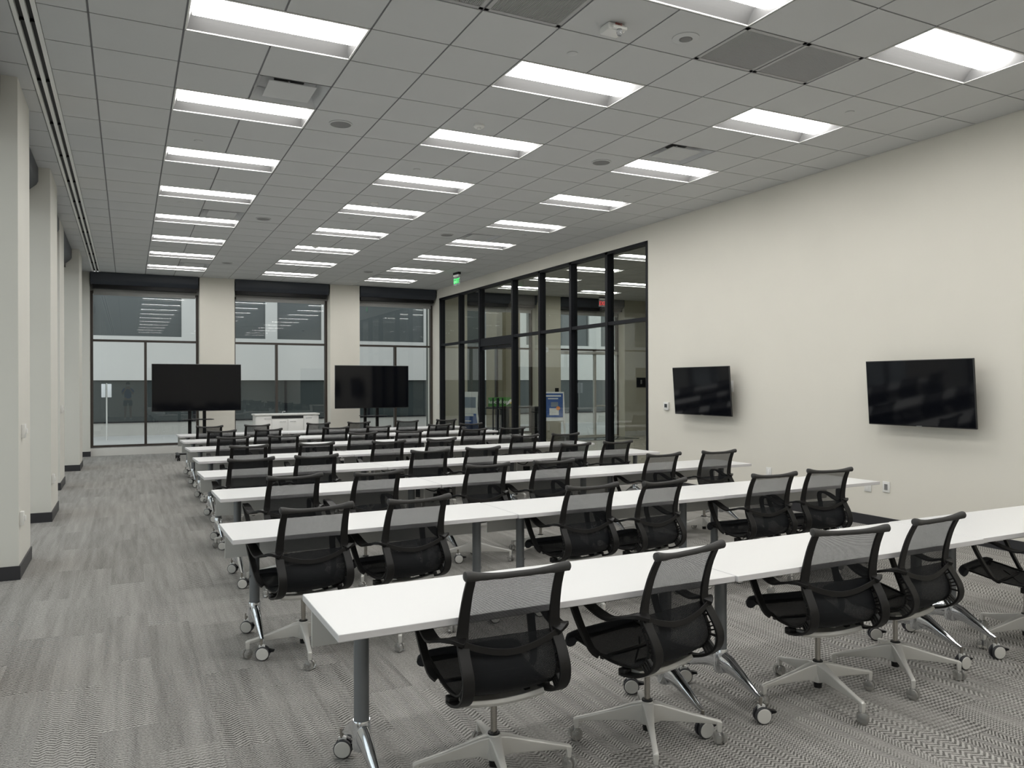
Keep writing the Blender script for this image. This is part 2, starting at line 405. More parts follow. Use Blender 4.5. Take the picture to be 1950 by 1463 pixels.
for a, b_, l in side: shade(a + .01, b_ - .01, 'dark roller shade housing ' + l, 'y', group='roller shades between the pillars')

# storefront partition
sf = thing('window_6', '', ''); del sf['label']; del sf['category']; sf['kind'] = 'structure'
MUL = [4.26, 5.45, 6.70, 7.95, 9.20, 10.99, 12.25, 13.60]
XS = XR + .06
f = MB()
for k, yy in enumerate(MUL):
    wdt = .03 if k else .02
    f.box(XS - .07, XS + .07, yy - wdt * 1.3, yy + wdt * 1.3, 0, ZS)
for a, b_ in zip(MUL, MUL[1:]): f.box(XS - .06, XS + .06, a, b_, 2.65, 2.71)
f.box(XS - .07, XS + .07, YS0, YS1, ZS - .05, ZS); 
for a, b_ in zip(MUL, MUL[1:]):
    if a != 9.20: f.box(XS - .06, XS + .06, a, b_, 0, .06)
f.box(XS - .06, XS + .06, 9.20, 10.99, 2.52, 2.65)
o = f.build('window_frame', M['frame'], sf); o['kind'] = 'structure'
for a, b_ in zip(MUL, MUL[1:]):
    o = MB().box(XS - .004, XS + .004, a + .03, b_ - .03, 2.71, ZS - .05).build('window_pane', M['store'], sf); o['kind'] = 'structure'
    if a != 9.20:
        o = MB().box(XS - .004, XS + .004, a + .03, b_ - .03, .06, 2.65).build('window_pane', M['store'], sf); o['kind'] = 'structure'
# glass double door in the partition
dr = thing('door_1', '', ''); del dr['label']; del dr['category']; dr['kind'] = 'structure'
for s_, (a, b_) in enumerate(((9.24, 10.08), (10.10, 10.95))):
    o = MB().box(XS - .006, XS + .006, a, b_, .10, 2.50).build('door_leaf', M['store'], dr); o['kind'] = 'structure'
    rl = MB(); rl.box(XS - .02, XS + .02, a, b_, .01, .10).box(XS - .02, XS + .02, a, b_, 2.44, 2.51)
    o = rl.build('door_rail', M['frame'], dr); o['kind'] = 'structure'
    hd = MB(); yy = b_ - .10 if s_ == 0 else a + .10
    for sx in (-.07, .07):
        hd.tube([(XS + sx, yy, .35), (XS + sx, yy, 1.30)], .016, 10)
    for zz in (.6, 1.05): hd.tube([(XS - .07, yy, zz), (XS + .07, yy, zz)], .010, 8)
    o = hd.build('door_handle', M['frame'], dr); o['kind'] = 'structure'

# lobby shell
lt = MB()
i0 = 12
for i in range(12, 27):
    for j in range(3, 24):
        if (i in (14, 15) or (i in (18, 19) and j > 14)) and (j + 1) % 3 == 0 and 9 <= j + 1 <= 21: continue
        x0, x1, y0, y1 = max(i * T, XR + .14), min((i + 1) * T, LX), j * T, min((j + 1) * T, YG)
        if y0 < YG: lt.box(x0 + g, x1 - g, y0 + g, y1 - g, CEIL, CEIL + .02)
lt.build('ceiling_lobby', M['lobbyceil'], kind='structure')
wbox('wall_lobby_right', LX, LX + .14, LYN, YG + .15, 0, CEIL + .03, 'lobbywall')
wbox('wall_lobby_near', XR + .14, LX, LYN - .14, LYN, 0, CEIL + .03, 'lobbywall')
MB().box(LX - 3.1, LX, YF - .012, YF, 0, .15).build('baseboard_lobby', M['panel'], kind='structure')
# entrance door frame in the far wall of the lobby
d2 = thing('door_2', '', ''); del d2['label']; del d2['category']; d2['kind'] = 'structure'
e = MB()
for x in (11.15, 11.75, 12.55, 13.37): e.box(x - .03, x + .03, YG - .05, YG + .05, 0, 2.64)
e.box(11.12, 13.4, YG - .06, YG + .06, 2.52, 2.62); e.box(11.12, 13.4, YG - .04, YG + .04, .0, .05); e.box(12.55, 13.37, YG - .03, YG + .03, .92, .96)
o = e.build('door_frame', M['alu'], d2); o['kind'] = 'structure'
o = MB().box(11.15, 13.37, YG - .005, YG + .005, .05, 2.52).build('door_leaf', M['glass'], d2); o['kind'] = 'structure'
o = MB().box(11.7, 13.2, YG - .12, YG - .06, 2.54, 2.60, .01).build('door_closer', M['alu'], d2); o['kind'] = 'structure'

# neighbouring building across the walkway
YN = 22.0
nb = thing('neighbouring_building', 'pale panelled building with dark window bands seen through the far windows', 'building', (5, YN, 0))
def lb(mb, x0, x1, y0, y1, z0, z1): return mb.box(x0 - 5, x1 - 5, y0 - YN, y1 - YN, z0, z1)
lb(MB(), -25, 45, YN, YN + 1, -.1, .42).build('stone_plinth', M['stone'], nb)
lb(MB(), -25, 45, YN + .08, YN + 1, .42, 1.78).build('lower_window_band', M['facdark'], nb)
lb(MB(), -25, 45, YN, YN + 1, 1.78, 3.22).build('facade_panel', M['panelw'], nb)
ups = [(-12, -5), (-4.2, -2.0), (-1.35, 1.25), (2.35, 3.95), (4.35, 5.9), (6.4, 9.8), (10.4, 13.6), (14.2, 17.2), (17.8, 24), (25, 44)]
for a, b_ in ups: lb(MB(), a, b_, YN + .1, YN + 1, 3.22, 4.95).build('upper_window', M['facupper'], nb)
pm = MB(); px = -25
for a, b_ in ups: lb(pm, px, a, YN, YN + 1, 3.22, 4.95); px = b_
lb(pm, px, 45, YN, YN + 1, 3.22, 4.95)
lb(pm, -25, 45, YN, YN + 1, 4.95, 9.0); pm.build('facade_pier', M['panelw'], nb)
mm = MB()
for x in (-9, -6, -3, 1.6, 4.6, 7.6, 10.6, 13.6, 16.6, 20): lb(mm, x, x + .08, YN + .03, YN + .1, .42, 1.78)
lb(mm, -25, 45, YN - .03, YN, .40, .44); mm.build('facade_mullion', M['frame'], nb)
st = thing('stone_pier', 'tan stone pier standing outside the lobby window behind the glass door', 'pillar', (10.45, 16.4, -.02))
MB().box(-.42, .42, -.4, .4, 0, 5.5, .01).build('shaft', M['tan'], st)
MB().box(-.47, .47, -.45, .45, 0, .25, .01).build('plinth', M['stone'], st)
sw = thing('granite_wall', 'dark grey exterior wall outside the lobby window, left of the stone pier', 'wall', (9.55, 18.2, -.02))
MB().box(-.95, 1.0, -.1, .3, 0, 5.5).build('wall_face', M['granite'], sw)
MB().box(-1.0, 1.05, -.14, .34, 5.5, 5.6, .01).build('coping', M['stone'], sw)
bx = thing('pole_sign', 'white double panel sign on a pole outside the left far window', 'sign', (-.93, 20.0, -.02))
MB().cyl((0, 0, 0), (0, 0, 1.7), .02).build('pole', M['alu'], bx)
MB().box(-.14, -.03, -.06, -.035, 1.28, 1.68, .01).box(.02, .13, -.06, -.035, 1.28, 1.68, .01).build('sign_panel', M['paper'], bx)

# ================================================================== CEILING FIXTURES
def make_light():
    t = thing('troffer_light', '', 'ceiling light')
    W, L, dp = 2 * T - .012, T - .012, .085
    body = MB()
    # rim
    for a in (((-W / 2, W / 2), (-L / 2, -L / 2 + .012)), ((-W / 2, W / 2), (L / 2 - .012, L / 2)), ((-W / 2, -W / 2 + .012), (-L / 2, L / 2)), ((W / 2 - .012, W / 2), (-L / 2, L / 2))):
        body.box(a[0][0], a[0][1], a[1][0], a[1][1], -.003, .01)
    body.build('rim', M['offwhite'], t)
    rf = MB()
    for s in (-1, 1):      # curved side reflectors
        prof = []
        for k in range(9):
            u = k / 8; yy = L / 2 - .012 - u * (L / 2 - .012 - .150); zz = .005 + dp * math.sin(u * math.pi / 2)
            prof.append((yy, zz))
        for (ya, za), (yb, zb) in zip(prof, prof[1:]):
            rf.quad((-W / 2 + .012, s * ya, za), (W / 2 - .012, s * ya, za), (W / 2 - .012, s * yb, zb), (-W / 2 + .012, s * yb, zb))
    for s in (-1, 1):
        rf.quad((s * (W / 2 - .012), -L / 2 + .012, .0), (s * (W / 2 - .012), L / 2 - .012, 0), (s * (W / 2 - .045), L / 2 - .012, dp + .02), (s * (W / 2 - .045), -L / 2 + .012, dp + .02))
    rf.quad((-W / 2, -.14, dp + .008), (W / 2, -.14, dp + .008), (W / 2, .14, dp + .008), (-W / 2, .14, dp + .008))
    rf.build('reflector', M['trof'], t, smooth=True)
    ln = MB(); prof = []
    for k in range(9):
        a = math.pi * k / 8; prof.append((math.cos(a) * .148, dp + .004 - math.sin(a) * .078))
    ln.prism(prof, 'x', -W / 2 + .04, W / 2 - .04); ln.build('lens', M['lens'], t)
    return t
OR = ['nearest', 'second nearest', 'third nearest', 'fourth nearest', 'fifth nearest', 'sixth nearest', 'seventh nearest', 'eighth nearest', 'farthest']
CN = {0: 'left', 4: 'middle', 8: 'right'}
proto = None
FO = {21: 'farthest', 18: 'second from the far wall', 15: 'third from the far wall', 12: 'fourth from the far wall', 9: 'fifth from the far wall', 6: 'sixth from the far wall',
      3: 'seventh from the far wall', 0: 'eighth from the far wall', -3: 'ninth from the far wall', -6: 'tenth from the far wall', -9: 'eleventh from the far wall', -12: 'twelfth from the far wall'}
for i, j in LIGHTS:
    if proto is None: proto = make_light(); t = proto
    else: t = copy_tree(proto)
    t.location = ((i + 1) * T, (j - .5) * T, CEIL)
    t['label'] = 'lit rectangular ceiling light in the %s line of lights, %s' % (CN[i], FO[j]); t['group'] = 'ceiling lights of the room'
for i in (14, 18):
    for n_, j in enumerate((6, 9, 12, 15, 18, 21)):
        if j < 9 or (i == 18 and j < 18): continue
        t = copy_tree(proto); t.location = ((i + 1) * T, (j - .5) * T, CEIL)
        t['label'] = 'lobby ceiling light, %s from the entrance wall in the %s line' % (['sixth', 'fifth', 'fourth', 'third', 'second', 'first'][n_], 'nearer' if i == 14 else 'farther')
        t['group'] = 'ceiling lights of the lobby'

def make_vent():
    t = thing('air_diffuser', '', 'air vent'); W = T / 2 - .008
    c = MB(); c.box(-W, W, -W, W, .11, .12)
    c.build('duct_back', M['grey'], t)
    f = MB()
    for s in (-1, 1):
        f.quad((-W, s * W, 0), (W, s * W, 0), (W - .06, s * (W - .06), .10), (-W + .06, s * (W - .06), .10))
        f.quad((s * W, -W, 0), (s * W, W, 0), (s * (W - .06), W - .06, .10), (s * (W - .06), -W + .06, .10))
    f.build('cone', M['grey'], t)
    MB().lathe([(.13, .10), (.13, .11)]).build('duct_opening', M['dark'], t)
    p = MB(); p.box(-.20, .20, -.20, .20, .008, .016); p.box(-.008, .008, -.008, .008, .016, .1)
    p.build('plaque', M['acoustic'], t); return t
vn = ['left line, nearest', 'left line, middle one', 'left line, near the far wall', 'right line, nearest', 'right line, middle one', 'right line, near the far wall']
pv = None
for k, (i, j) in enumerate(VENTS):
    if pv is None: pv = make_vent(); t = pv
    else: t = copy_tree(pv)
    t.location = ((i + .5) * T, (j + .5) * T, CEIL); t['label'] = 'square plaque air diffuser beside a ceiling light, ' + vn[k]; t['group'] = 'square air diffusers'
gn = ['left of the pair at the top edge', 'right of the pair at the top edge', 'left of the pair by the top right lights', 'right of the pair by the top right lights']
for k, (i, j) in enumerate(GRILLES):
    t = thing('return_grille', 'dark square perforated return grille, ' + gn[k], 'air vent', ((i + .5) * T, (j + .5) * T, CEIL), 0, 'dark return grilles'); W = T / 2 - .008
    f = MB()
    for a in ((-W, W, -W, -W + .03), (-W, W, W - .03, W), (-W, -W + .03, -W, W), (W - .03, W, -W, W)): f.box(a[0], a[1], a[2], a[3], 0, .012)
    f.build('grille_frame', M['perf'], t)
    s = MB(); q = -W + .03
    while q < W - .03: s.box(q, q + .006, -W + .03, W - .03, .004, .02); q += .012
    s.build('grille_face', M['perf'], t)
    MB().box(-W, W, -W, W, .06, .07).build('grille_back', M['dark'], t)

def place(protof, spots, fmt, cat, group):
    p = None
    for (i, j), l in spots:
        if p is None: p = protof(); t = p
        else: t = copy_tree(p)
        t.location = (i * T, j * T, CEIL); t['label'] = fmt % l; t['category'] = cat; t['group'] = group
def mk_speaker():
    t = thing('ceiling_speaker', '', '')
    MB().lathe([(.115, 0), (.118, -.006), (.10, -.010), (.10, -.004)], n=32).build('rim', M['acoustic'], t)
    MB().lathe([(.098, -.004), (.098, -.0075)], n=32).build('grille', M['spk'], t); return t
place(mk_speaker, [((2.5, 2.5), 'left row, nearest'), ((2.5, 10.5), 'left row, middle'), ((2.5, 18.5), 'left row, farthest'), ((7.5, 2.5), 'right row, nearest'),
                   ((7.5, 10.5), 'right row, middle'), ((7.5, 18.5), 'right row, farthest')], 'round grey speaker flush in the ceiling, %s', 'speaker', 'round ceiling speakers')
def mk_sprinkler():
    t = thing('sprinkler_cap', '', '')
    MB().lathe([(.042, 0), (.043, -.005), (.035, -.008), (.001, -.008)], n=24).build('cap', M['acoustic'], t); return t
place(mk_sprinkler, [((.5, 4.45), 'left line of lights, nearest'), ((.5, 9.5), 'left line of lights, second'), ((.5, 15.4), 'left line of lights, third'), ((.5, 21.4), 'left line of lights, at the far wall'),
                     ((4.5, -1.46), 'middle line of lights, nearest'), ((4.5, 4.5), 'middle line of lights, second'), ((4.5, 9.5), 'middle line of lights, third'), ((5.1, 18.5), 'middle line of lights, farthest'),
                     ((9.5, -1.5), 'right line of lights, nearest'), ((9.5, 4.5), 'right line of lights, second'), ((9.5, 9.6), 'right line of lights, third')],
      'small round sprinkler cap on the ceiling, %s', 'sprinkler', 'round sprinkler caps')
def mk_smoke():
    t = thing('smoke_detector', '', '')
    MB().lathe([(.055, 0), (.055, -.018), (.045, -.028), (.02, -.03), (.02, -.042), (.001, -.045)], n=24).build('detector_body', M['white'], t); return t
place(mk_smoke, [((4.54, 1.57), 'nearest'), ((4.54, 7.59), 'middle'), ((4.54, 13.9), 'farthest')], 'white smoke detector in the middle line of ceiling lights, %s', 'smoke detector', 'smoke detectors')
t = thing('fire_strobe', 'white fire alarm strobe with clear lens and red word FIRE on the ceiling', 'fire alarm', (4.56 * T, -2.32 * T, CEIL))
MB().box(-.085, .06, -.06, .06, -.055, 0, .012).build('housing', M['white'], t)
MB().box(-.06, .06, -.085, -.055, -.05, -.025, .008).build('light_bar', M['white'], t)
MB().lathe([(.018, -.05), (.022, -.075), (.014, -.095), (.001, -.1)], (0, -.07, 0)).build('strobe_lens', M['flash'], t)
text('FIRE', .032, M['redtext'], t, (0, -.0615, -.014), (R(90), 0, 0))
t = thing('ceiling_camera', 'white round recessed ceiling camera with dark centre, right of the fire strobe', 'camera', (5.52 * T, -2.45 * T, CEIL))
MB().lathe([(.10, 0), (.10, -.006), (.05, -.012), (.05, -.004)], n=32).build('trim_ring', M['acoustic'], t)
MB().lathe([(.048, -.004), (.04, -.014), (.001, -.018)], n=24).build('camera_dome', M['spk'], t)
def exit_sign(name, label, x, y, m, lab_mat, z=CEIL):
    t = thing(name, label, 'exit sign', (x, y, z))
    MB().box(-.13, .13, -.035, .035, -.055, 0, .006).build('canopy', M['black'], t)
    MB().box(-.125, .125, -.03, .03, -.10, -.055, .004).build('mount', M['white'], t)
    p = MB(); p.box(-.15, .15, -.008, .008, -.30, -.10, .002); p.build('sign_face', M['flash'] if lab_mat == 'exitg' else M['flash'], t)
    o = text('EXIT', .165, M[lab_mat], t, (0, -.011, -.205), (R(90), 0, 0)); o.scale = (.8, 1, 1)
    return t
e1 = exit_sign('exit_sign', 'green lit EXIT sign hanging from the ceiling beside the glass partition', 6.44, 10.5, 'exitg', 'exitg'); e1.rotation_euler[2] = R(-84)
e2 = exit_sign('exit_sign', 'red lit EXIT sign in the lobby seen through the glass partition', 12.25, 13.3, 'exitr', 'exitr')
t = thing('dome_camera', 'small black and white dome camera on the ceiling at the right edge', 'camera', (6.95, -2.05, CEIL))
MB().lathe([(.06, 0), (.06, -.03), (.05, -.05)], n=24).build('camera_mount', M['white'], t)
MB().lathe([(.05, -.05), (.05, -.08), (.03, -.105), (.001, -.11)], n=24).build('camera_dome', M['black'], t)

# ================================================================== WALL DEVICES
def on_right(name, label, cat, y, z): return thing(name, label, cat, (XR, y, z))
for y, lab in ((-.14, -1),): pass
t = on_right('thermostat', 'white thermostat with a small dark display beside the left wall television', 'thermostat', 3.74, 1.27)
MB().box(-.03, 0, -.06, .06, -.065, .06, .006).build('housing', M['white'], t); MB().box(-.033, -.028, -.034, .03, -.022, .032).build('display', M['lcd'], t)
t = on_right('wall_outlet', 'white wall plate with a grey insert, right of the end of the second table row', 'outlet', -.19, .46)
MB().box(-.012, 0, -.045, .045, -.06, .06, .003).build('plate', M['white'], t); MB().box(-.015, -.01, -.02, .02, -.032, .032).build('insert', M['spk'], t)
t = on_right('wall_outlet', 'white wall outlet partly behind the end of the second table row', 'outlet', .05, .44)
MB().box(-.012, 0, -.045, .045, -.06, .06, .003).build('plate', M['white'], t); MB().box(-.015, -.01, -.018, .018, -.035, .035, .004).build('insert', M['offwhite'], t)
t = on_right('wall_outlet', 'white wall outlet just right of the end of the third table row', 'outlet', 1.58, .45)
MB().box(-.012, 0, -.045, .045, -.06, .06, .003).build('plate', M['white'], t); MB().box(-.015, -.01, -.018, .018, -.035, .035, .004).build('insert', M['offwhite'], t)
def on_left(name, label, cat, x, y, z, w_, h_):
    t = thing(name, label, cat, (x, y, z))
    MB().box(0, .03, -w_ / 2, w_ / 2, -h_ / 2, h_ / 2, .004).build('plate', M['white'], t)
    MB().box(.028, .045, -w_ / 5, w_ / 5, -h_ / 5, h_ / 5, .003).build('knob', M['offwhite'], t)
on_left('shade_control', 'white wall control box on the nearest left pillar', 'switch', XL, 1.76, 1.23, .075, .12)
on_left('shade_control', 'white wall control box on the third left pillar', 'switch', -1.31, 7.9, 1.25, .075, .12)
on_left('wall_outlet', 'white outlet low on the nearest left pillar', 'outlet', XL, 1.62, .50, .07, .115)
on_left('wall_outlet', 'white outlet low on the second left pillar', 'outlet', XL, 4.70, .50, .07, .115)
t = thing('wall_switch', 'small white switch on the right jamb beyond the right standing television', 'switch', (7.28, YF, 1.2))
t.location = (XR, 13.76, 1.12); MB().box(-.012, 0, -.035, .035, -.06, .06, .003).build('plate', M['white'], t)

# ================================================================== TELEVISIONS
def tv_panel(t, W, H, face_rot=0):
    """screen facing -y of the local frame"""
    b = MB(); b.box(-W / 2, W / 2, 0, .022, -H / 2, H / 2, .003); b.box(-W * .32, W * .32, .022, .055, -H * .38, H * .30, .01); o = b.build('tv_body', M['bezel'], t)
    MB().box(-W / 2 + .008, W / 2 - .008, -.0015, .001, -H / 2 + .012, H / 2 - .008).build('screen', M['screen'], t)
    MB().box(-.03, .03, -.003, .0, -H / 2 + .002, -H / 2 + .009).build('badge', M['spk'], t)
def wall_tv(y, label, plate=False):
    t = thing('wall_television', label, 'television', (7.03, y, 1.512), R(-90), 'televisions on the right wall')
    tv_panel(t, 1.23, .70)
    t.rotation_euler = (R(4.2), 0, R(-90)); 
    m_ = MB(); m_.box(-.22, .22, .165, .18, -.16, .16); m_.box(-.17, -.13, .05, .17, -.18, .18); m_.box(.13, .17, .05, .17, -.18, .18); m_.build('wall_mount', M['black'], t)
    return t
wall_tv(2.72, 'black flat television on the right wall beside the thermostat, farther of the two')
wall_tv(-.71, 'black flat television on the right wall, nearer of the two')
t = on_right('wall_outlet', 'white recessed outlet plate behind the right edge of the farther wall television', 'outlet', 2.30, 1.58); MB().box(-.012, 0, -.05, .05, -.08, .08, .003).build('plate', M['white'], t)
def stand_tv(x, y, label, rz=0.0):
    t = thing('television_on_stand', label, 'television', (x, y, 0), rz, 'televisions on rolling stands')
    W, H = 1.82, 1.03; zc = 1.565
    MB().box(-W / 2, W / 2, 0, .03, zc - H / 2, zc + H / 2, .004).box(-W * .32, W * .32, .03, .07, zc - H * .38, zc + H * .3, .01).build('tv_body', M['bezel'], t)
    MB().box(-W / 2 + .012, W / 2 - .012, -.002, .001, zc - H / 2 + .016, zc + H / 2 - .012).build('screen', M['screen'], t)
    MB().box(-W / 2, W / 2, -.003, 0, zc + H / 2 - .008, zc + H / 2, .001).build('bezel_trim', M['spk'], t)
    for sx in (-.15, .15): MB().box(sx - .035, sx + .035, .10, .15, .10, 1.9, .008).build('post', M['black'], t)
    MB().box(-.3, .3, .07, .12, zc - .2, zc - .14).box(-.3, .3, .07, .12, zc + .14, zc + .2).build('mount_bar', M['black'], t)
    MB().prism([(-.28, -.22), (.28, -.22), (.33, -.12), (.28, .2), (-.28, .2), (-.33, -.12)], 'z', .86, .875).build('shelf', M['black'], t, bevel=.003)
    for sx in (-.4, .4):
        MB().box(sx - .03, sx + .03, -.36, .36, .09, .13, .01).build('base_bar', M['black'], t)
    MB().box(-.4, .4, .09, .15, .095, .125, .005).build('cross_bar', M['black'], t)
    for sx in (-.4, .4):
        for sy in (-.33, .33):
            c = MB(); c.lathe([(.012, -.03), (.04, -.028), (.04, -.006), (.015, -.004), (.015, .004), (.04, .006), (.04, .028), (.012, .03)], (sx, sy + .01, .04), 'x', 18)
            c.cyl((sx, sy, .06), (sx, sy, .10), .01); c.build('caster', M['black'], t)
stand_tv(1.0, 12.2, 'large black television on a rolling stand, left one, before the far windows')
stand_tv(4.93, 12.2, 'large black television on a rolling stand, right one, before the far windows')

# white credenza by the second window
t = thing('credenza', 'white storage cabinet with silver bar handles under the second far window', 'cabinet', (3.12, 13.5, 0))
CW = 1.50
MB().box(-CW / 2, CW / 2, -.23, .25, .08, .88, .003).build('body', M['offwhite'], t)
MB().box(-CW / 2 - .03, CW / 2 + .02, -.27, .26, .88, .915, .004).build('worktop', M['white'], t)
MB().box(-CW / 2 + .03, CW / 2 - .03, -.19, .2, 0, .08).build('plinth', M['base'], t)
MB().box(-.375, .375, -.238, -.228, .80, .865).build('recess', M['dark'], t)
for x0, x1, z1, hx in ((-.735, -.385, .865, -.47), (-.375, -.005, .785, -.12), (.005, .375, .785, .12), (.385, .735, .865, .50)):
    d_ = MB().box(x0, x1, -.25, -.23, .10, z1, .003).build('door', M['offwhite'], t)
    MB().tube([(hx - .07, -.25, z1 - .06), (hx - .07, -.275, z1 - .06), (hx + .07, -.275, z1 - .06), (hx + .07, -.25, z1 - .06)], .006, 8).build('handle', M['chrome'], d_)
t = thing('faucet', 'small curved metal tap on top of the white cabinet', 'tap', (3.06, 13.62, .915))
MB().tube([(0, 0, 0), (0, 0, .03), (.02, -.02, .05), (.05, -.06, .045)], .009, 8).build('spout', M['chrome'], t)

# ================================================================== TABLES
def make_caster(name, parent, loc, rot, mdisc, mtyre):
    c = MB()
    for s in (-1, 1):
        c.use(mtyre); c.lathe([(.030, s * .006), (.040, s * .008), (.0405, s * .020), (.036, s * .024)], (0, 0, .041), 'x', 24)
        c.use(mdisc); c.lathe([(.036, s * .0235), (.033, s * .027), (.001, s * .028)], (0, 0, .041), 'x', 24)
    c.use(M['white']); c.prism([(-.012, .05), (.022, .05), (.022, .088), (.0, .092), (-.012, .088)], 'x', -.007, .007)
    c.use(M['steel']); c.cyl((0, .008, .085), (0, .008, .125), .008)
    c.use(M['black']); c.prism([(-.04, .045), (-.065, .05), (-.067, .058), (-.035, .064)], 'x', -.012, .012)
    o = c.build(name, None, parent); o.location = loc; o.rotation_euler[2] = rot; return o
def make_table():
    t = thing('folding_table', '', 'table')
    W, Dp = 1.862, .61
    tp = MB(); tp.use(M['top']).box(-W / 2, W / 2, -Dp / 2, Dp / 2, .697, .725)
    bm = tp.b; bm.faces.ensure_lookup_table(); tp.use(M['edge'])
    for f_ in bm.faces:
        f_.normal_update()
        if abs(f_.normal.z) < .5: f_.material_index = 1
    tp.build('tabletop', None, t, bevel=.0025)
    MB().box(-W / 2 + .03, W / 2 - .03, Dp / 2 - .045, Dp / 2 - .03, .505, .688, .003).build('modesty_panel', M['panel'], t)
    for s in (-1, 1):
        x = s * (W / 2 - .17)
        l = MB(); l.cyl((0, 0, .26), (0, 0, .685), .0305, n=28); l.box(-.03, .03, -.20, .20, .683, .697); l.box(-.05, .05, -.06, .06, .67, .685)
        lo = l.build('leg', M['column'], t); lo.location = (x, 0, 0)
        f_ = MB(); f_.tube([(0, 0, .155), (0, 0, .165), (0, 0, .27), (0, 0, .275)], [.034, .037, .037, .035], 24)
        for sy in (-1, 1):
            pts = [(0, sy * .02, .215), (0, sy * .08, .205), (0, sy * .16, .17), (0, sy * .25, .125), (0, sy * .285, .112)]
            rings = []
            for (px_, py_, pz_), hw, hh in zip(pts, (.030, .027, .021, .013, .010), (.052, .045, .032, .016, .012)):
                rings.append(f_.ring(Vector((px_, py_, pz_)), Vector((1, 0, 0)), Vector((0, 0, 1)), hw, hh, 14))
            f_.loft(rings)
        f_.build('foot', M['chrome'], lo)
        for sy in (-1, 1): make_caster('caster', lo, (0, sy * .285, 0), R(random.uniform(55, 100)), M['wheel'], M['tyre'])
    return t
# rows: left near corner (x, y), right near corner (x, y)
ROWS = [((.301, -3.339), (5.895, -3.293)), ((.159, -1.376), (5.783, -1.254)), ((.267, .365), (5.895, .475)), ((.281, 1.975), (5.905, 2.168)),
        ((.357, 3.648), (5.986, 3.867)), ((.374, 5.402), (6.027, 5.697)), ((.398, 7.07), (6.058, 7.375)), ((.433, 8.667), (6.068, 9.003))]
RN = ['nearest', 'second', 'third', 'fourth', 'fifth', 'sixth', 'seventh', 'farthest']
RF = ['nearest row', 'second nearest row', 'third nearest row', 'fourth nearest row', 'fifth nearest row', 'sixth nearest row', 'seventh nearest row', 'farthest row']
TN = ['left one', 'middle one', 'right one']
pt = None
for k, (a, b_) in enumerate(ROWS):
    d = Vector((b_[0] - a[0], b_[1] - a[1])); L = d.length; d.normalize(); n_ = Vector((-d.y, d.x)); ang = math.atan2(d.y, d.x)
    gap = .004; st_ = (L - 3 * 1.862 - .008) * .3
    for q in range(3):
        c = Vector(a) + d * (st_ + .931 + q * (1.862 + gap)) + n_ * .305
        if pt is None: pt = make_table(); t = pt
        else: t = copy_tree(pt)
        jit = (0, -.008, .006)[q] if k % 2 == 0 else (0, -.012, -.002)[q]
        t.location = (c.x, c.y + jit, 0); t.rotation_euler[2] = ang + (0, .003, -.002)[q]
        t['label'] = 'white folding table on casters, %s, %s' % (TN[q], RF[k])
        t['group'] = 'white tables in rows'

